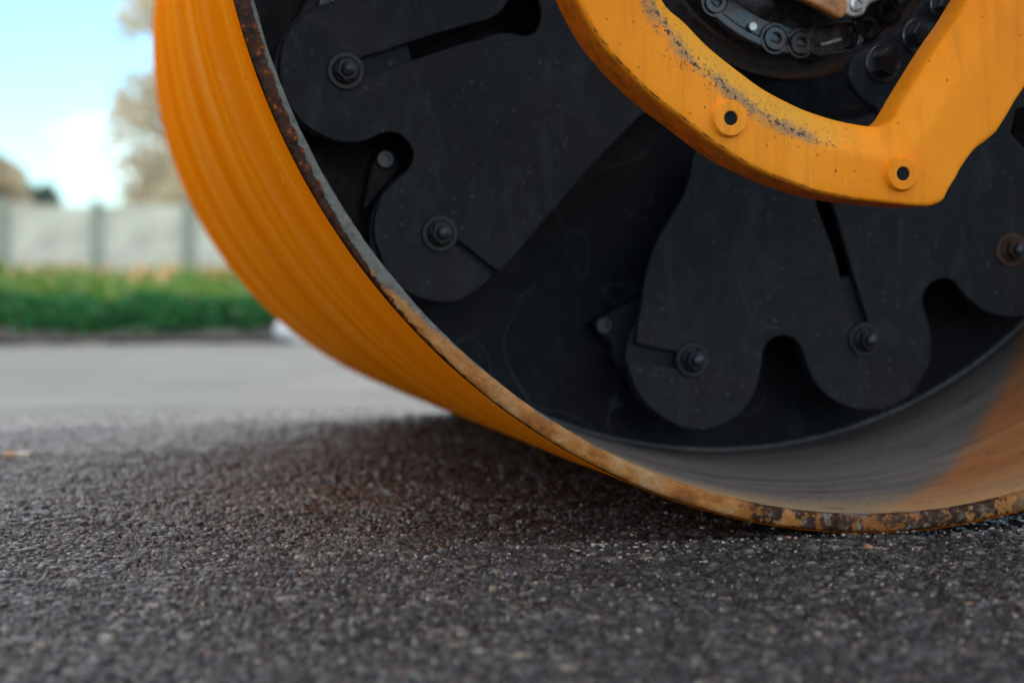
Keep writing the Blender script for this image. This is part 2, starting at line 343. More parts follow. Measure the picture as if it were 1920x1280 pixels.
# ------------------------------------------------------------------ ground
def h2(ix, iy, k):
    n = (ix.astype(np.int64)*374761393 + iy.astype(np.int64)*668265263 + k*2147483647 + 1013) & 0xffffffff
    n = ((n ^ (n >> 13))*1274126177) & 0xffffffff
    n = ((n ^ (n >> 16))*2246822519) & 0xffffffff
    return ((n ^ (n >> 15)) & 0xffffff)/float(0xffffff)
def stones(X, Y, size, seed, jit=.85):
    gx, gy = X/size, Y/size; ix, iy = np.floor(gx), np.floor(gy)
    f1 = np.full(X.shape, 9.); f2 = np.full(X.shape, 9.); idv = np.zeros(X.shape)
    for dx in (-1, 0, 1):
        for dy in (-1, 0, 1):
            cx, cy = ix+dx, iy+dy
            px = cx+.5+jit*(h2(cx, cy, seed)-.5); py = cy+.5+jit*(h2(cx, cy, seed+1)-.5)
            d = np.hypot(gx-px, gy-py); r = h2(cx, cy, seed+2)
            m = d < f1; f2 = np.where(m, f1, np.minimum(f2, d)); f1 = np.where(m, d, f1); idv = np.where(m, r, idv)
    return f1, f2-f1, idv
def vnoise(X, Y, size, seed):
    gx, gy = X/size, Y/size; ix, iy = np.floor(gx), np.floor(gy); fx, fy = gx-ix, gy-iy
    fx = fx*fx*(3-2*fx); fy = fy*fy*(3-2*fy)
    a, b, c, d = h2(ix, iy, seed), h2(ix+1, iy, seed), h2(ix, iy+1, seed), h2(ix+1, iy+1, seed)
    return (a*(1-fx)+b*fx)*(1-fy)+(c*(1-fx)+d*fx)*fy
def grid_mesh(name, xs, ys, Z):
    nx, ny = len(xs), len(ys); X, Y = np.meshgrid(xs, ys)
    co = np.stack([X, Y, Z], -1).reshape(-1, 3).astype(np.float32)
    i = np.arange(ny-1)[:, None]*nx + np.arange(nx-1)[None]
    q = np.stack([i, i+1, i+nx+1, i+nx], -1).reshape(-1, 4).astype(np.int32)
    me = bpy.data.meshes.new(name); me.vertices.add(len(co)); me.vertices.foreach_set('co', co.ravel())
    me.loops.add(q.size); me.loops.foreach_set('vertex_index', q.ravel())
    me.polygons.add(len(q)); me.polygons.foreach_set('loop_start', np.arange(0, q.size, 4, dtype=np.int32))
    me.update(); me.validate(); return me
MAT_EDGE = 1.52                                         # far edge of the fresh mat
xs = np.concatenate([np.linspace(-6, -1.6, 30, endpoint=False), np.linspace(-1.6, -1.05, 60, endpoint=False), np.arange(-1.05, -.88, .004), np.arange(-.88, .47, .0015), np.linspace(.47, 1.2, 120), np.linspace(1.25, 9, 30)])
ys = np.concatenate([np.linspace(-6, -1.2, 30, endpoint=False), np.linspace(-1.2, -.56, 60, endpoint=False), np.arange(-.56, .30, .0015), np.arange(.30, .9, .0030), np.arange(.9, MAT_EDGE, .006), [MAT_EDGE, MAT_EDGE+.015, MAT_EDGE+.03]])
X, Y = np.meshgrid(xs, ys)
wx = X+.004*(vnoise(X, Y, .012, 50)-.5); wy = Y+.004*(vnoise(X, Y, .012, 60)-.5)
fa, ea, ia = stones(wx, wy, .0105, 1); fb, eb, ib = stones(wx, wy, .0050, 20)
bigm = (vnoise(X, Y, .02, 70) > .46)
cap_a = np.clip(ea*4.5, 0, 1)**.6*(.35+.65*ia); cap_b = np.clip(eb*4.0, 0, 1)**.6*(.3+.5*ib)
Hh = np.where(bigm & (ia > .35), cap_a, cap_b*.8)
Z = -.0054 + .0060*Hh + .0020*(vnoise(X, Y, .035, 80)-.5) + .004*(vnoise(X, Y, .3, 90)-.5) + .0012*(vnoise(X, Y, .003, 95)-.5) + .003*(vnoise(X, Y, .08, 96)-.5)
Z = np.minimum(Z, .0010+.0004*vnoise(X, Y, .004, 99))
Z[Y > MAT_EDGE+.01] = -.03
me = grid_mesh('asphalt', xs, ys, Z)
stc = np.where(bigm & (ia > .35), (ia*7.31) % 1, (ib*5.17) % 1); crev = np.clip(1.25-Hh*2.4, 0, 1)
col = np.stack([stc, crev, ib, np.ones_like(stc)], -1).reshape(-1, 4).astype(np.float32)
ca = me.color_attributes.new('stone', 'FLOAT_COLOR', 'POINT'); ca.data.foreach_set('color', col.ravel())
drum_refl = np.exp(-((X+.45)/.32)**2)*np.exp(-((Y-.42)/.30)**2)
fattr(me, 'drum_refl', drum_refl.ravel())
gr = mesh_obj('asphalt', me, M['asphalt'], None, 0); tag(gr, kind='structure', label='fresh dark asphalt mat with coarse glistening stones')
ys2 = np.concatenate([np.linspace(MAT_EDGE-.1, 2.4, 40), np.linspace(2.45, 4.42, 30)]); xs2 = np.concatenate([np.linspace(-30, -4, 10), np.linspace(-3.9, 3, 120), np.linspace(3.2, 30, 10)])
X2, Y2 = np.meshgrid(xs2, ys2)
me = grid_mesh('old_pavement', xs2, ys2, -.009+.003*(vnoise(X2, Y2, .15, 33)-.5))
tag(mesh_obj('old_pavement', me, M['old'], None, 0), kind='structure', label='older light grey pavement beyond the fresh mat')
xs3 = np.linspace(-300, 300, 90); ys3 = np.concatenate([[4.38], np.linspace(4.45, 60, 50), np.linspace(70, 500, 20)])
X3, Y3 = np.meshgrid(xs3, ys3)
me = grid_mesh('ground', xs3, ys3, np.where(Y3 < 4.4, -.03, .0+.12*(vnoise(X3, Y3, 4, 5)-.5)*np.clip((Y3-5)/10, 0, 1)))
tag(mesh_obj('ground', me, M['field'], None, 0), kind='structure', label='rough green verge and field running back to the fence')
me = grid_mesh('ground_near', np.linspace(-300, 300, 20), np.array([-300, -100, -30, -5.9, 4.38]), np.full((5, 20), -.05))
tag(mesh_obj('ground_near', me, M['old'], None, 0), kind='structure', label='grey yard ground around the fresh mat')

# ------------------------------------------------------------------ road roller
roller = empty('road_roller', (0, .7, 0), 'orange and black road roller standing on fresh asphalt, its steel drum towards us', 'road roller')
class _P:                                               # parts are modelled in world axes, then moved under the roller's base
    pass
def part(o, parent=None):
    if parent is None: o.parent = roller; o.matrix_parent_inverse = Matrix.Translation((0, -.7, 0))
    else: o.parent = parent
    return o
RD, L = .6, 1.396
# shell: outer painted skin and worn inside, one lathe with profile ripples
def revolve_np(name, prof, seg, mats, jitter=None, close=False):
    th = np.linspace(-math.pi, math.pi, seg, endpoint=False)          # 0 = bottom, positive to the right
    r = np.array([p[0] for p in prof]); y = np.array([p[1] for p in prof])
    Rr = np.repeat(r[:, None], seg, 1); Yy = np.repeat(y[:, None], seg, 1); T = np.repeat(th[None], len(r), 0)
    if jitter is not None: Rr, Yy = jitter(Rr, Yy, T)
    co = np.stack([Rr*np.sin(T), Yy, RD-Rr*np.cos(T)], -1).reshape(-1, 3).astype(np.float32)
    n = len(r); a = np.arange(n if close else n-1)[:, None]; b = np.arange(seg)[None]
    a2, b2 = (a+1) % n, (b+1) % seg
    q = np.stack(np.broadcast_arrays(a*seg+b, a*seg+b2, a2*seg+b2, a2*seg+b), -1).reshape(-1, 4).astype(np.int32)
    me = bpy.data.meshes.new(name); me.vertices.add(len(co)); me.vertices.foreach_set('co', co.ravel())
    me.loops.add(q.size); me.loops.foreach_set('vertex_index', q.ravel()); me.polygons.add(len(q))
    me.polygons.foreach_set('loop_start', np.arange(0, q.size, 4, dtype=np.int32)); me.update(); me.validate()
    return me, Rr, Yy, T
yy = np.linspace(.004, L-.004, 90)
rip = lambda y: .0007*math.sin(y*52)+.0005*math.sin(y*23+1)
prof = [(.5995, .0028), (.60, .004)] + [(.60+rip(y)*min(1, y*8)*min(1, (L-y)*8)-.0005, y) for y in yy] + [(.5995, L), (.585, L)]
me, Rr, Yy, T = revolve_np('drum_shell', prof, 360, None)
shell = part(mesh_obj('drum_shell', me, M['drum'], None, 40)); shell['label'] = 'orange painted rolling surface of the drum'
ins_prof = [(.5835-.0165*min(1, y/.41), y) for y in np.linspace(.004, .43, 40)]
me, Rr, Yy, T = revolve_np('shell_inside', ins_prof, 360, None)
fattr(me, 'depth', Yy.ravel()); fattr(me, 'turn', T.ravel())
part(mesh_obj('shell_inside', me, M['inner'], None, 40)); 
# front rim: rough cut steel annulus, groove behind its outer edge at the left
def jit(Rr, Yy, T):
    n = np.array([[noise.noise(Vector((math.sin(t)*24, math.cos(t)*24, r*60))) for t in T[0, ::1]] for r in Rr[:, 0]])
    n2 = np.array([[noise.noise(Vector((math.sin(t)*90, math.cos(t)*90, r*170))) for t in T[0, ::1]] for r in Rr[:, 0]])
    k = np.clip(1-np.abs(np.linspace(-1, 1, len(Rr)))**6, 0, 1)[:, None]
    return Rr+(n*.0006+n2*.0004)*k, Yy+(n*.0011+n2*.0009)*k
rp = [(.5830, .010), (.5832, .003), (.5842, .0006), (.587, .0), (.5895, .0), (.592, .0), (.5945, .0), (.5965, .0004), (.598, .0012), (.5985, .0022), (.5975, .004), (.5975, .010)]
me, Rr, Yy, T = revolve_np('rim', rp, 1800, None, jit)
fattr(me, 'radial', np.clip((Rr-.583)/.0155, 0, 1).ravel()); fattr(me, 'turn', T.ravel())
rim = part(mesh_obj('rim', me, M['rim'], None, 50)); rim['label'] = 'rusty dirt caked cut edge of the drum'
# recessed end plate
bm = bmesh.new(); lathe(bm, [(.001, .412), (.2, .412), (.3, .412), (.4, .412), (.5, .412), (.569, .412), (.569, .424), (.001, .424)], 0, RD, 120)
endp = part(from_bm('end_plate', bm, M['endp'])); endp['label'] = 'black scratched end plate recessed inside the drum'
me, Rr, Yy, T = revolve_np('weld_bead', [(.567+.0042*math.cos(a), .411-.0042*math.sin(a)) for a in np.linspace(-.6, 3.6, 9)], 900, None,
    lambda Rr, Yy, T: (Rr+.0012*np.sin(T*420+np.sin(T*61)*2)*.6, Yy-.0012*np.sin(T*420+np.sin(T*61)*2)))
wb = mesh_obj('weld_bead', me, M['weld'], endp, 50)
# far end plate
bm = bmesh.new(); lathe(bm, [(.001, L-.3), (.586, L-.3), (.586, L-.29), (.001, L-.29)], 0, RD, 80); part(from_bm('end_plate', bm, M['endp']))
bm = bmesh.new(); lathe(bm, [(.585, .42), (.584, L-.01)], 0, RD, 120); part(from_bm('shell_inside', bm, M['black']))

# outlines of the black plates and the yoke, metres (x, z)
FRO = [(-0.3374,0.5528),(-0.3216,0.4974),(-0.3051,0.4589),(-0.2863,0.4277),(-0.2627,0.402),(-0.2351,0.3784),(-0.2043,0.3569),(-0.1737,0.336),(-0.1404,0.3198),(-0.1116,0.3097),(-0.0845,0.3018),(-0.0502,0.2967),(-0.0155,0.2938),(0.0073,0.2926),(0.019,0.2932),(0.0287,0.2975),(0.0353,0.3073),(0.0448,0.3233),(0.0539,0.3364),(0.0621,0.344),(0.0729,0.3517),(0.0801,0.3584),(0.0893,0.3712),(0.1057,0.395),(0.1262,0.426),(0.1625,0.4766),(0.2308,0.5693)]
FRC = [(-0.2668,0.561),(-0.2542,0.5047),(-0.24,0.4614),(-0.2245,0.4354),(-0.2046,0.4117),(-0.1817,0.3958),(-0.1591,0.3802),(-0.1359,0.3664),(-0.1115,0.3547),(-0.0849,0.3447),(-0.0645,0.341),(-0.0446,0.3376),(-0.0295,0.3356),(-0.0144,0.3358),(-0.0069,0.3396),(-0.0029,0.3438),(0.0011,0.3499),(0.0096,0.3602),(0.0191,0.3734),(0.0282,0.3861),(0.0382,0.4002),(0.0448,0.4092),(0.0544,0.4225),(0.0712,0.4453),(0.0915,0.4739),(0.1249,0.5195),(0.1923,0.6119)]
FRI = [(-0.2531,0.5648),(-0.2393,0.508),(-0.2259,0.4641),(-0.2054,0.446),(-0.1838,0.4261),(-0.1586,0.4079),(-0.1352,0.3926),(-0.113,0.3818),(-0.0932,0.374),(-0.0718,0.368),(-0.0557,0.3647),(-0.0416,0.3627),(-0.0305,0.362),(-0.0229,0.3631),(-0.0189,0.365),(-0.0149,0.3679),(-0.0118,0.3712),(-0.0053,0.3811),(-0.0003,0.3896),(0.0087,0.4033),(0.0173,0.4165),(0.0249,0.4279),(0.035,0.4422),(0.0462,0.4571),(0.0579,0.4748),(0.0911,0.5252),(0.1584,0.6203)]
LP = [(-0.4588,0.5041),(-0.4803,0.4959),(-0.4986,0.4804),(-0.5078,0.4615),(-0.5111,0.437),(-0.508,0.419),(-0.5001,0.4006),(-0.4879,0.3848),(-0.4707,0.3734),(-0.4519,0.3668),(-0.4339,0.366),(-0.4192,0.3701),(-0.4066,0.3763),(-0.3917,0.376),(-0.3807,0.3681),(-0.3752,0.3568),(-0.3769,0.3459),(-0.3825,0.3371),(-0.3935,0.3277),(-0.4068,0.3146),(-0.4123,0.302),(-0.4156,0.2874),(-0.4157,0.2727),(-0.4124,0.2592),(-0.4037,0.2375),(-0.39,0.2205),(-0.3706,0.209),(-0.3466,0.204),(-0.3241,0.2066),(-0.2958,0.227),(-0.2975,0.233),(-0.3302,0.2611),(-0.328,0.2666),(-0.2913,0.2391),(-0.2856,0.2375),(-0.2799,0.2391),(-0.2104,0.3183),(-0.179,0.3527),(-0.1381,0.3932),(-0.1292,0.4012),(-0.1198,0.4031),(-0.1109,0.4067),(-0.1056,0.4152),(-0.1088,0.488),(-0.1239,0.5767),(-0.1912,0.6288),(-0.3051,0.639),(-0.3828,0.6187),(-0.4157,0.5742),(-0.4376,0.5306)]
LS = [(-0.4293,0.4506),(-0.4052,0.4588),(-0.3821,0.4676),(-0.3338,0.4838),(-0.3013,0.4931),(-0.2883,0.499),(-0.2793,0.5081),(-0.273,0.5181),(-0.2645,0.5245),(-0.2531,0.5238),(-0.2446,0.5176),(-0.2406,0.5073),(-0.2405,0.4947),(-0.2463,0.4835),(-0.256,0.4788),(-0.2691,0.4805),(-0.281,0.4812),(-0.3013,0.4751),(-0.3339,0.4648),(-0.3766,0.4499),(-0.4228,0.4325),(-0.4315,0.4398)]
RP = [(-0.0724,0.3561),(-0.0748,0.3425),(-0.0813,0.3197),(-0.0967,0.2936),(-0.1139,0.2646),(-0.1239,0.2358),(-0.1292,0.2047),(-0.135,0.1668),(-0.1326,0.1589),(-0.1075,0.1529),(-0.0775,0.1463),(-0.0774,0.132),(-0.1074,0.1341),(-0.1414,0.1391),(-0.1426,0.1289),(-0.1336,0.1072),(-0.1186,0.0899),(-0.0982,0.0752),(-0.0777,0.0673),(-0.0601,0.0658),(-0.0371,0.071),(-0.0163,0.0833),(-0.0011,0.105),(0.0061,0.1314),(0.0079,0.1482),(0.0146,0.1596),(0.025,0.1653),(0.0381,0.1652),(0.0481,0.1593),(0.055,0.1476),(0.062,0.1283),(0.0722,0.1107),(0.0887,0.097),(0.1096,0.0866),(0.1312,0.0833),(0.1555,0.0857),(0.1773,0.0954),(0.1933,0.1111),(0.204,0.1311),(0.2083,0.1535),(0.2048,0.1761),(0.1995,0.1909),(0.1967,0.2039),(0.2005,0.2163),(0.2114,0.2245),(0.225,0.2275),(0.2361,0.2233),(0.2441,0.2132),(0.2587,0.2007),(0.2779,0.1892),(0.3005,0.1849),(0.3218,0.1854),(0.3518,0.1912),(0.3786,0.2074),(0.3951,0.2315),(0.3988,0.2587),(0.3889,0.2828),(0.3703,0.3037),(0.3599,0.3246),(0.3664,0.3426),(0.3863,0.3609),(0.3989,0.4212),(0.371,0.4802),(0.3041,0.5018),(0.2391,0.4645),(0.1751,0.4219),(0.1118,0.4019),(0.0494,0.3948),(-0.012,0.3833),(-0.0605,0.371)]
RS = [(0.0687,0.3127),(0.0725,0.2983),(0.0898,0.2578),(0.0995,0.2235),(0.1145,0.1768),(0.1203,0.1644),(0.1355,0.169),(0.1316,0.1802),(0.1166,0.2235),(0.1029,0.2654),(0.0894,0.306),(0.0861,0.3187),(0.0823,0.3331),(0.0747,0.3388),(0.0673,0.3329)]
BK = [(0.0188,0.4209),(0.0187,0.4333),(0.022,0.4421),(0.0303,0.4485),(0.0499,0.4599),(0.074,0.4736),(0.0982,0.5002),(0.1287,0.5377),(0.1693,0.5342),(0.1639,0.5027),(0.1353,0.4704),(0.0902,0.3964),(0.0734,0.3753),(0.0608,0.3812),(0.029,0.4068)]
TA = [(-0.4049,0.3573),(-0.3992,0.3619),(-0.3861,0.3643),(-0.3804,0.3588),(-0.3781,0.3442),(-0.3936,0.3248),(-0.4062,0.309),(-0.4176,0.2965),(-0.4118,0.3302)]
TB = [(-0.1634,0.1775),(-0.161,0.1815),(-0.1109,0.2047),(-0.0482,0.205),(-0.0478,0.122),(-0.1346,0.1291),(-0.1408,0.1527),(-0.1543,0.1645)]
TC = [(-0.4884,0.498),(-0.4862,0.5019),(-0.475,0.5211),(-0.4615,0.5514),(-0.394,0.5542),(-0.4055,0.5204),(-0.4393,0.5136),(-0.4785,0.4978)]
BOLT= [(-0.4445, 0.4377), (-0.3478, 0.2744), (-0.0727, 0.1413), (0.1271, 0.1609), (0.3039, 0.2594)]
BOSS= [(-0.1715, 0.3643), (-0.0127, 0.3199)]
HEX= [(0.0525, 0.4372), (0.09, 0.4645), (0.1209, 0.496)]
SCK= [(-0.0947, 0.5011), (-0.0315, 0.4672), (-0.0042, 0.4634), (0.0679, 0.4817), (0.0906, 0.499)]
HSLOT= [(0.0326, 0.4673)] ; LUG= [(0.0343, 0.4952)] ; HOSE= [(0.1481, 0.3703)]

def hexpts(cx, cz, r, rot=0): return [(cx+r*math.cos(math.pi/3*i+rot), cz+r*math.sin(math.pi/3*i+rot)) for i in range(6)]
def stud_bolt(x, z, y, parent, mats, rot=0, s=1.0, name='bolt'):
    """washer, flanged hex nut and domed stud end"""
    bm = bmesh.new()
    lathe(bm, [(.021*s, y), (.021*s, y-.0022), (.0198*s, y-.0032), (.0135*s, y-.0032)], x, z, 36)
    lathe(bm, [(.0155*s, y-.0032), (.0150*s, y-.0060), (.0128*s, y-.0078), (.010*s, y-.0082)], x, z, 30)
    prism_y(bm, hexpts(x, z, .0128*s, rot), y-.0165, y-.006, 0, .07)
    lathe(bm, [(.0078*s, y-.014), (.0078*s, y-.0205), (.0066*s, y-.0232), (.0035*s, y-.0248), (0, y-.0252)], x, z, 24, 1 if len(mats) > 1 else 0)
    return from_bm(name, bm, mats, parent, 32)
# slotted black plates carried on round pads
def lobed(loops, bolts, mats_b, label, lab_b=None):
    pl = part(slab('lobed_plate', loops, .320, .009, M['plate'], None, .0011)); pl['label'] = label
    for i, (x, z) in enumerate(bolts):
        d = slab('backing_disc', [[(x+.0715*math.cos(a), z+.0715*math.sin(a)) for a in np.linspace(0, 2*math.pi, 48, endpoint=False)]], .3305, .010, M['disc'], pl, .001, 1)
        bm = bmesh.new(); lathe(bm, [(.045, .3405), (.045, .413)], x, z, 36); from_bm('rubber_mount', bm, M['tyre'], pl)
        b = stud_bolt(x, z, .3198, pl, mats_b[i], .3+i, .92)
        if lab_b and lab_b[i]: b['label'] = lab_b[i]
    return pl
bm_, rs_ = [M['boltd'], M['bolt']], [M['rust'], M['bolt']]
lobed([LP, LS], BOLT[:2], [bm_, bm_], 'black lobed plate with a long slot at the upper left')
lobed([RP, RS], BOLT[2:], [bm_, bm_, rs_], 'black lobed plate at the bottom right of the drum', [None, None, 'rusty bolt'])
for i, (pts, (bx, bz)) in enumerate(((TA, (-.3941, .3534)), (TB, (-.1530, .1762)), (TC, (-.4547, .5126)))):
    t = part(slab('mounting_tab', [pts], .385, .024, M['black'], None, .0025, 2))
    bm = bmesh.new(); lathe(bm, [(.010, .385), (.010, .379), (.0085, .377), (.005, .377), (.0045, .380), (0, .380)], bx, bz, 20); from_bm('screw', bm, M['bolt'], t)
# hub
bm = bmesh.new()
lathe(bm, [(.04, .215), (.118, .213), (.122, .200), (.138, .200), (.1405, .1975), (.1465, .1975), (.1495, .201), (.1505, .206), (.1505, .222), (.162, .226), (.168, .232), (.168, .262), (.150, .275), (.150, .411)], 0, RD, 140)
hub = part(from_bm('hub_flange', bm, M['hub'])); hub['label'] = 'oily black hub flange of the drive motor'
bm = bmesh.new(); lathe(bm, [(0, .150), (.055, .150), (.062, .156), (.062, .18), (.085, .185), (.090, .192), (.09, .214)], 0, RD, 80)
part(from_bm('motor_cap', bm, M['hub']))
for (x, z), s in zip(SCK, (1, 1.05, 1, 1.1, 1.1)):
    bm = bmesh.new()
    lathe(bm, [(.0115*s, .214), (.0115*s, .1965), (.0105*s, .1945), (.0062*s, .1945), (.0058*s, .1965), (.0058*s, .203), (0, .203)], x, z, 28)
    from_bm('socket_screw', bm, M['hub'], hub, 32)
    bm = bmesh.new(); lathe(bm, [(.0145*s, .2125), (.0155*s, .199), (.0145*s, .1965), (.0128*s, .1965), (.0125*s, .2125)], x, z, 30); from_bm('socket_rim', bm, M['hub'], hub, 40)
def capsule(cx, cz, l, r, rot, n=10):
    o = []
    for sgn, a0 in ((1, -90), (-1, 90)):
        for k in range(n+1):
            a = R(a0+180*k/n); o.append((sgn*l/2+r*math.cos(a), r*math.sin(a)))
    c, s = math.cos(rot), math.sin(rot)
    return [(cx+x*c-z*s, cz+x*s+z*c) for x, z in o]
sx, sz = HSLOT[0]
sl = slab('slot_boss', [capsule(sx, sz+.002, .030, .0165, .16), capsule(sx, sz+.002, .028, .0125, .16)[::-1]], .1955, .012, M['hub'], hub, .0015, 1)
slab('pin', [capsule(sx-.002, sz-.001, .020, .0016, .3)], .199, .006, M['steel'], hub, .0006, 1)
bm = bmesh.new(); lathe(bm, [(0, .1935), (.004, .1935), (.0045, .197), (0.0045, .1975)], -.056, .478, 12); from_bm('paint_chip', bm, M['steel'], hub)
# bracket bolted beside the hub
brk = part(slab('bracket_plate', [BK], .130, .014, M['black'], None, .002, 3))
for (x, z), s in zip(HEX, (1, .95, 1.05)):
    bm = bmesh.new()
    lathe(bm, [(.0185*s, .130), (.0185*s, .1272), (.0172*s, .1262), (.011*s, .1262)], x, z, 36)
    prism_y(bm, hexpts(x, z, .0138*s, .2+x*9), .1125, .127, 0, .10)
    lathe(bm, [(.0085*s, .1126), (.008*s, .1118), (0, .1118)], x, z, 24)
    from_bm('hex_bolt', bm, [M['hub']], brk, 30)
# greasy steel link above the hub
lx, lz = LUG[0]
lk = part(slab('steel_link', [[(lx-.020, lz+.010), (lx-.014, lz-.006), (lx-.004, lz-.0115), (lx+.008, lz-.008), (lx+.014, lz+.002), (lx+.030, lz+.008), (lx+.055, lz+.012), (lx+.070, lz+.03), (lx+.03, lz+.045), (lx-.03, lz+.05), (lx-.045, lz+.03)]], .150, .012, M['steel'], None, .002, 3))
bm = bmesh.new(); lathe(bm, [(.0075, .151), (.0072, .1475), (.0045, .1470), (.0040, .1495), (0, .1495)], lx, lz+.001, 24); from_bm('screw', bm, M['steel'], lk)
part(slab('greasy_strap', [[(lx-.013, lz-.010), (lx-.02, lz-.013), (lx-.035, lz-.006), (lx-.06, lz+.004), (lx-.10, lz+.013), (lx-.16, lz+.03), (lx-.16, lz+.045), (lx-.09, lz+.03), (lx-.045, lz+.022), (lx-.022, lz+.013), (lx-.010, lz+.002)]], .147, .014, M['brass'], None, .003, 3))
# yellow yoke
extra_o = [(.40,.85),(.45,1.05),(.20,1.05),(-.05,1.0),(-.22,.90),(-.31,.76),(-.345,.65)]
extra_c = [(.31,.84),(.30,.93),(.17,.95),(-.03,.91),(-.17,.83),(-.25,.72),(-.275,.64)]
extra_i = [(.27,.82),(.22,.87),(.14,.90),(-.02,.88),(-.16,.81),(-.235,.71),(-.26,.635)]
SB = 5
O = smooth_loop(FRO+extra_o, True, SB); Cc = smooth_loop(FRC+extra_c, True, SB); I = smooth_loop(FRI+extra_i, True, SB)
n = len(O); rows = []
cols = []          # (x, z, y, across, side)
for i in range(n):
    o, c, q = O[i], Cc[i], I[i]
    wob = noise.noise(Vector((o.x*30, o.y*30, 0)))*.0012+noise.noise(Vector((o.x*90, o.y*90, 3)))*.0007
    oe = o+(c-o).normalized()*wob
    prof_ = []
    prof_.append((o, .012, -.02, 1)); prof_.append((o, -.010, -.01, 1)); prof_.append((o.lerp(oe, .7), -.0345, 0, .8)); prof_.append((oe.lerp(c, .015), -.0378, .01, .4)); prof_.append((oe.lerp(c, .045), -.0396, .03, 0)); prof_.append((oe.lerp(c, .09), -.0400, .06, 0))
    for t in (.25, .42, .6, .75, .88): prof_.append((oe.lerp(c, t), -.0400, t*.66, 0))
    prof_.append((oe.lerp(c, .96), -.0397, .63, 0)); prof_.append((c.lerp(q, .06), -.0386, .68, 0))
    for t in (.3, .55, .8): prof_.append((c.lerp(q, t), -.039+.013*t, .66+.34*t, 0))
    prof_.append((c.lerp(q, .95), -.0255, .98, 0)); prof_.append((q, -.0225, 1.0, 0)); prof_.append((q, -.005, 1.02, 0)); prof_.append((q, .012, 1.04, 0))
    rows.append(prof_)
bm = bmesh.new(); vv = []; ATT = []
nf = len(FRO)
for i, prf in enumerate(rows):
    st = i/SB
    d = max(0, min(1, (st-.3)/1.2))*max(0, min(1, (11.2-st)/3.0)) if st < nf else 0
    chp = max(0, min(1, (st-1)/1.5))*max(0, min(1, (12.5-st)/2.0)) if st < nf else 0
    vv.append([bm.verts.new((pp.x, y, pp.y)) for pp, y, ac, sd_ in prf])
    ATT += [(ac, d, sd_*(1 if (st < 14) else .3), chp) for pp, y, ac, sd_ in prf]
m_ = len(rows[0])
for i in range(n):
    A, B = vv[i], vv[(i+1) % n]
    for k in range(m_): bm.faces.new((A[k], A[(k+1) % m_], B[(k+1) % m_], B[k]))
yoke = from_bm('yoke_frame', bm, M['yellow'], None, 50); part(yoke); yoke['label'] = 'yellow cast yoke frame with a worn dirty stripe'
for nm, k in (('across', 0), ('dirt', 1), ('side', 2), ('chip', 3)): fattr(yoke.data, nm, [a[k] for a in ATT])
for i, (x, z) in enumerate(BOSS):
    ro = .0152-.0008*i
    bm = bmesh.new(); lathe(bm, [(ro+.0014, -.0395), (ro+.0002, -.0412), (ro, -.0445), (ro-.0010, -.0458), (.0068, -.0460), (.0060, -.0452), (.0058, -.036)], x, z, 56)
    b = from_bm('boss', bm, M['yellow'], yoke, 35)
    for nm in ('across', 'dirt', 'side', 'chip'): fattr(b.data, nm, [.3 if nm == 'across' else 0.0]*len(b.data.vertices))
    bm = bmesh.new(); lathe(bm, [(.0060, -.0445), (.003, -.0442), (0, -.0440)], x, z, 28); from_bm('plug', bm, M['plug'], yoke, None)
# hydraulic fitting at the right of the yoke
bm = bmesh.new(); hx, hz = .168, .372
prism_y(bm, hexpts(hx, hz, .024, .3), .010, .05, 0, .06); lathe(bm, [(.017, .002), (.017, .012)], hx, hz, 24); lathe(bm, [(0, .002), (.0165, .002)], hx, hz, 24)
part(from_bm('hose_fitting', bm, M['hub']))
# rest of the machine, to the right and above the picture
bm = bmesh.new(); box(bm, (.62, -.015, .98), (.5, .05, .14)); bevel_all(bm, .008); f = part(from_bm('side_beam', bm, M['drum']))
bm = bmesh.new(); box(bm, (.62, L+.02, .98), (.5, .05, .14)); bevel_all(bm, .008); part(from_bm('side_beam', bm, M['drum']))
bm = bmesh.new(); box(bm, (.95, L/2, .98), (.16, L+.08, .22)); bevel_all(bm, .01); part(from_bm('cross_beam', bm, M['drum']))
bm = bmesh.new(); box(bm, (2.1, L/2, .80), (2.2, L-.12, .62)); box(bm, (2.7, L/2, 1.30), (1.2, L-.3, .40)); bevel_all(bm, .03); part(from_bm('chassis', bm, M['drum']))
bm = bmesh.new(); box(bm, (1.5, L/2, 1.32), (.5, .5, .12)); box(bm, (1.74, L/2, 1.58), (.1, .5, .5)); bevel_all(bm, .03); part(from_bm('seat', bm, M['tyre']))
me2, Rr, Yy, T = revolve_np('drum_shell', [(.585, 0), (.60, .001)]+[(.60, y) for y in np.linspace(.01, L-.01, 8)]+[(.585, L), (.58, L-.01), (.58, .01)], 160, None, None, True)
ds = part(mesh_obj('drum_shell', me2, M['drum'], None, 40)); ds.location = (3.9, 0, 0)
bm = bmesh.new(); lathe(bm, [(0, .2), (.58, .2), (.58, L-.2), (0, L-.2)], 3.9, RD, 80); part(from_bm('end_plate', bm, M['endp']))
bm = bmesh.new(); box(bm, (3.6, L/2, 1.0), (.9, .3, .2)); bevel_all(bm, .02); part(from_bm('cross_beam', bm, M['drum']))

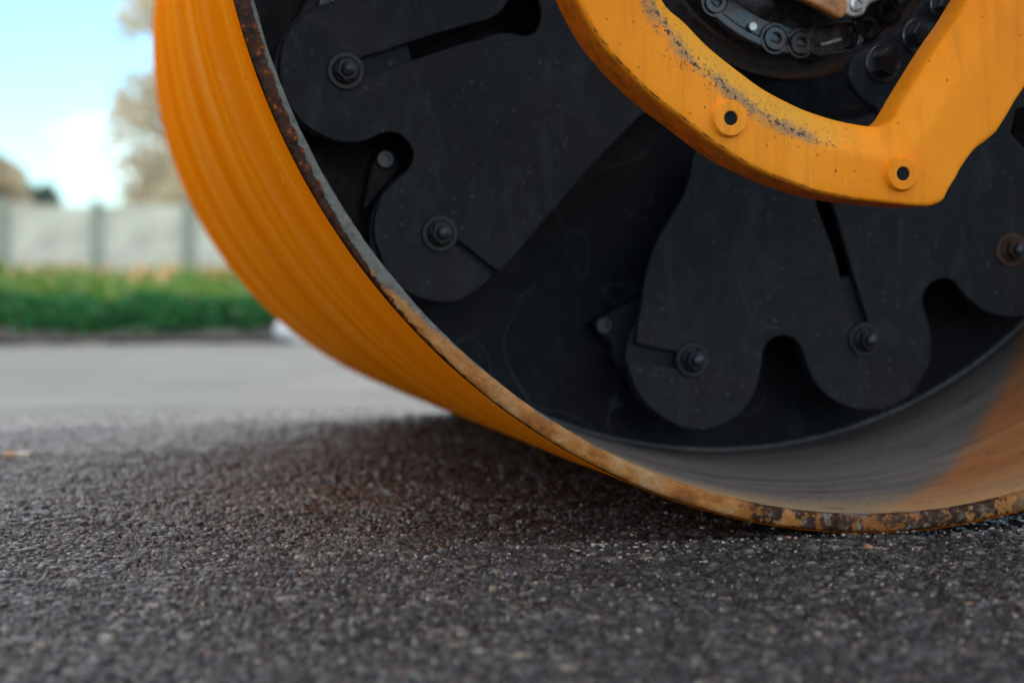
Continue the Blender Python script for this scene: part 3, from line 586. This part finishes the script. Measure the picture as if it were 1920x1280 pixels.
# ------------------------------------------------------------------ litter on the asphalt
b = empty('cigarette_butt', (-.79, .83, .004), 'small cigarette butt with orange filter end lying on the asphalt at left', 'cigarette butt')
b.rotation_euler = (0, 0, R(-6))
def rod(name, x0, x1, r, m, parent):
    bm = bmesh.new(); res = bmesh.ops.create_cone(bm, cap_ends=True, segments=14, radius1=r, radius2=r*.97, depth=x1-x0)
    bmesh.ops.rotate(bm, cent=(0,0,0), matrix=Matrix.Rotation(R(90), 3, 'Y'), verts=res['verts']); bmesh.ops.translate(bm, vec=((x0+x1)/2, 0, 0), verts=res['verts'])
    return from_bm(name, bm, m, parent, 40)
rod('filter', -.017, .0, .0036, M['filt'], b); rod('paper', 0, .014, .0035, M['paper'], b)
def pebble(name, loc, r, m, label, cat, sq=.6):
    bm = bmesh.new(); bmesh.ops.create_icosphere(bm, subdivisions=3, radius=r)
    for v in bm.verts:
        k = 1+.35*noise.noise(v.co/r*1.3+Vector((loc[0]*9, 3, 1))); v.co *= k; v.co.z *= sq
    o = from_bm(name, bm, m, None, 30); o.location = loc; return tag(o, label, cat)
pebble('pebble', (-.058, -.077, .0022), .0042, M['pebble'], 'tiny reddish pebble on the asphalt in front of the drum', 'pebble')
bm = bmesh.new()
tw = [(-.0, 0, 0), (.010, .004, .006), (.020, .006, .018), (.024, .012, .030)]
for (p0, p1), rr in zip(zip(tw, tw[1:]), (.0012, .001, .0007)):
    d = Vector(p1)-Vector(p0); q = d.to_track_quat('Z', 'Y').to_matrix().to_4x4(); res = bmesh.ops.create_cone(bm, cap_ends=True, segments=7, radius1=rr, radius2=rr*.8, depth=d.length*1.05)
    bmesh.ops.transform(bm, matrix=Matrix.Translation((Vector(p0)+Vector(p1))/2) @ q, verts=res['verts'])
t = from_bm('twig', bm, M['bark'], None, 40); t.location = (-.655, .55, .0); tag(t, 'thin brown twig sticking up from the asphalt at left', 'twig')
# loose grit swept along the drum's contact line and over the mat
base = bmesh.new(); n_g = 0
for k in range(700):
    if k < 320: gx = random.uniform(-.35, .45); gy = -abs(random.gauss(0, .018))-.002+max(0, abs(gx)-.12)*.02
    else: gx = random.uniform(-.8, .35); gy = random.uniform(-.45, .5)
    r_ = random.uniform(.0007, .0022); res = bmesh.ops.create_icosphere(base, subdivisions=1, radius=r_)
    ax = Vector((random.uniform(.7, 1.5), random.uniform(.7, 1.3), random.uniform(.4, .9)))
    for v in res['verts']: v.co = Vector((v.co.x*ax.x*random.uniform(.8, 1.2), v.co.y*ax.y, v.co.z*ax.z))+Vector((gx, gy, .0012+r_*.3))
    mi = random.choice((0, 0, 0, 1, 1)) if k % 23 else 2
    for v in res['verts']:
        for f in v.link_faces: f.material_index = mi
tag(from_bm('loose_grit', base, [M['gritd'], M['gritl'], M['pebble']], None, 20), 'fine loose grit scattered on the asphalt and along the drum contact', 'grit', kind='stuff')
# white litter by the hedge
bm = bmesh.new(); lathe(bm, [(0, -.045), (.026, -.045), (.028, -.043), (.036, .045), (.0375, .046), (.0375, .048), (.034, .047), (.026, -.040), (0, -.040)], 0, 0, 32)
cup = from_bm('paper_cup', bm, M['white'], None, 40); cup.location = (-.06, 4.24, .03); cup.rotation_euler = (R(10), 0, R(35)); tag(cup, 'small white cup lying at the foot of the hedge', 'cup')

# ------------------------------------------------------------------ hedge, weeds, trees
def leaves(name, P, size, shade, mat, aspect=1.6, up=0.0):
    """one small bent quad per point"""
    n = len(P); a = rng.normal(size=(n, 3)); a[:, 2] = a[:, 2]*(1-up)+up*2; a /= np.linalg.norm(a, axis=1)[:, None]
    b_ = rng.normal(size=(n, 3)); b_ -= (b_*a).sum(1)[:, None]*a; b_ /= np.linalg.norm(b_, axis=1)[:, None]
    s = (size*(.6+.8*rng.random(n)))[:, None]
    co = np.stack([P-a*s*aspect, P-b_*s*.5, P+a*s*aspect, P+b_*s*.5], 1).reshape(-1, 3).astype(np.float32)
    me = bpy.data.meshes.new(name); me.vertices.add(4*n); me.vertices.foreach_set('co', co.ravel())
    me.loops.add(4*n); me.loops.foreach_set('vertex_index', np.arange(4*n, dtype=np.int32)); me.polygons.add(n)
    me.polygons.foreach_set('loop_start', np.arange(0, 4*n, 4, dtype=np.int32)); me.update(); me.validate()
    fattr(me, 'shade', np.repeat(np.clip(shade, 0, 1), 4)); return mesh_obj(name, me, mat, None, None)
xs4 = np.linspace(-12, 12, 400); ys4 = np.linspace(4.36, 5.4, 30); X4, Y4 = np.meshgrid(xs4, ys4)
me = grid_mesh('soil_shade_bank', xs4, ys4, -.02+.055*np.clip((Y4-4.37)/.10, 0, 1)*np.clip((5.4-Y4)/.3, 0, 1)-.045*vnoise(X4, Y4, .35, 43)*np.clip((Y4-4.37)/.10, 0, 1)+.03*vnoise(X4, Y4, .09, 44)+.015*vnoise(X4, Y4, .03, 45))  # dark bank added so the hedge foot looks shaded
tag(mesh_obj('soil_shade_bank', me, M['soil'], None, 0), kind='structure', label='dark soil bank standing in for the shade under the hedge')
# low hedge: uneven rounded row
n = 80000; x = rng.uniform(-4, 5, n); y = rng.uniform(4.40, 5.1, n)
top = .15+.055*np.array([noise.noise(Vector((q*2.2, 0, 4))) for q in x])+.03*np.array([noise.noise(Vector((q*7, 1, 4))) for q in x])
z = top*rng.random(n)**.55; keep = z < top*np.clip(1.15-((y-4.78)/.36)**2*.9, .2, 1)
P = np.stack([x, y, z], 1)[keep]; sh = rng.random(keep.sum())
hd = leaves('low_hedge', P, .011, sh, M['leaf']); tag(hd, 'low dense green hedge along the far edge of the grey pavement', 'hedge')
# weeds behind it
n = 42000; y = 5.1+ (rng.random(n)**1.6)*24; x = rng.uniform(-1, 1, n)*(2.2+y*.32)+.2+y*.03
cl = np.array([noise.noise(Vector((a*1.3, b*.5, 9))) for a, b in zip(x, y)])
hh = (.11+.003*y+.16*np.clip(cl, -.3, 1))*rng.random(n)**.7
wd = leaves('tall_weeds', np.stack([x, y, hh], 1), .010+.0016*y, rng.random(n), M['grass'], 2.4, .7); tag(wd, 'yellow green weeds and grass between hedge and fence', 'weeds', kind='stuff')
n = 2200; y = 5.6+rng.random(n)*20; x = rng.uniform(-1, 1, n)*(2.2+y*.32)+.2+y*.03
cl = np.array([noise.noise(Vector((a*.9, b*.4, 19))) for a, b in zip(x, y)]); keep = cl > .02
P = np.stack([x, y, (.14+.003*y)+.10*rng.random(n)], 1)[keep]
fl = leaves('wild_flowers', P, .012+.0022*P[:, 1], rng.random(len(P)), M['flower'], 1.0); tag(fl, 'orange and pink flower heads above the weeds', 'flowers', kind='stuff')
def tree(loc, h, rad, mat, label, shape='round', nl=9000, trunk=.25, ls=.09, seed=1):
    nl = int(nl*1.5); t = empty('tree', loc, label, 'tree', 'trees beyond the fence')
    r2 = np.random.default_rng(seed); bm = bmesh.new()
    def limb(p0, p1, r0, r1):
        d = Vector(p1)-Vector(p0); q = d.to_track_quat('Z', 'Y').to_matrix().to_4x4(); res = bmesh.ops.create_cone(bm, cap_ends=True, segments=9, radius1=r0, radius2=r1, depth=d.length)
        bmesh.ops.transform(bm, matrix=Matrix.Translation((Vector(p0)+Vector(p1))/2) @ q, verts=res['verts'])
    limb((0,0,-.1), (0,0,h*.8), .035*h*.6, .01*h)
    cents = []
    for k in range(80):
        zz = h*(trunk+(1-trunk)*r2.random()**(1.25 if shape == 'cone' else .9)); f = (zz/h-trunk)/(1-trunk)
        env = (1-f*.92) if shape == 'cone' else math.sqrt(max(.05, 1-(2*f-1)**2))
        a = r2.random()*6.28; rr = rad*env*(.15+.75*r2.random()**.6); c = (rr*math.cos(a), rr*math.sin(a), zz)
        limb((0, 0, max(.2, zz-.18*h)), c, .008*h, .003*h); cents.append((c, rad*(.14+.14*r2.random())*(.45+.55*env)))
    from_bm('trunk', bm, M['bark'], t)
    m = nl*4; zz = h*(trunk+(1-trunk)*r2.random(m)); f = (zz/h-trunk)/(1-trunk)
    env = (1-f)**.8 if shape == 'cone' else np.sqrt(np.clip(1-(2*f-1)**2, .02, 1))
    a = r2.random(m)*6.283; ph = np.array([noise.noise(Vector((math.cos(q)*1.6, math.sin(q)*1.6, z_/rad*1.3+seed))) for q, z_ in zip(a, zz)])
    rr = rad*env*(1+.55*ph)*r2.random(m)**.5
    P = np.stack([rr*np.cos(a), rr*np.sin(a), zz], 1)
    cl = np.array([noise.noise(Vector(p)*(2.6/rad)+Vector((seed, 0, 0)))+.6*noise.noise(Vector(p)*(7/rad)) for p in P])
    keep = cl > -.08; P = [P[keep]]; S = [np.clip(r2.random(keep.sum())*.6+.5*cl[keep]+.2, 0, 1)]
    cr_ = leaves('crown', np.concatenate(P), ls, np.concatenate(S), mat); cr_.parent = t
    return t
tree((-4.3, 44, 0), 3.5, 1.9, M['dark_tree'], 'dark green bushy tree behind the fence at far left', 'round', 5000, .1, .08, 3)
tree((-2.95, 43, 0), 3.0, .75, M['pale_tree'], 'small pale tawny tree behind the fence, right of the dark one', 'round', 2000, .15, .05, 4)
tree((4.1, 48, 0), 21, 4.8, M['pale_tree'], 'tall pale tawny tree behind the fence beside the drum', 'cone', 16000, .04, .13, 5)
tree((-1.95, 44, 0), 2.45, .6, M['dark_tree'], 'lowest of the green trees, peeping over the fence beside the small tawny one', 'round', 1500, .1, .06, 9)
tree((-9, 47, 0), 5.0, 2.6, M['dark_tree'], 'dark green tree beyond the fence outside the left edge', 'round', 3000, .15, .1, 6)
tree((10.5, 52, 0), 9, 3.0, M['pale_tree'], 'pale tree beyond the fence hidden behind the drum', 'round', 5000, .15, .14, 7)

# ------------------------------------------------------------------ concrete fence
fence = empty('concrete_fence', (0, 38.6, 0), 'pale concrete panel fence with grey posts running behind the weeds', 'fence')
def cube_part(name, c, s, m, parent, bev=.012):
    bm = bmesh.new(); box(bm, c, s); bevel_all(bm, bev, 1); return from_bm(name, bm, m, parent, 30)
px0, sp = -2.72+.02, 2.06
proto_post = proto_panel = proto_pl = None
for k in range(-6, 12):
    xk = px0+k*sp
    if proto_post is None:
        proto_post = cube_part('post', (0, 0, .92), (.24, .2, 1.88), M['post'], fence); proto_panel = cube_part('panel', (0, 0, 1.0), (sp-.25, .09, 1.42), M['fence'], fence)
        proto_pl = cube_part('plinth', (0, 0, .15), (sp-.25, .12, .26), M['plinth'], fence); a, b_, c_ = proto_post, proto_panel, proto_pl
    else:
        a, b_, c_ = proto_post.copy(), proto_panel.copy(), proto_pl.copy()
        for o in (a, b_, c_): scene.collection.objects.link(o); o.parent = fence
    a.location = (xk, 0, 0); b_.location = (xk+sp/2, 0, .02*rng.standard_normal()); c_.location = (xk+sp/2, 0, 0)
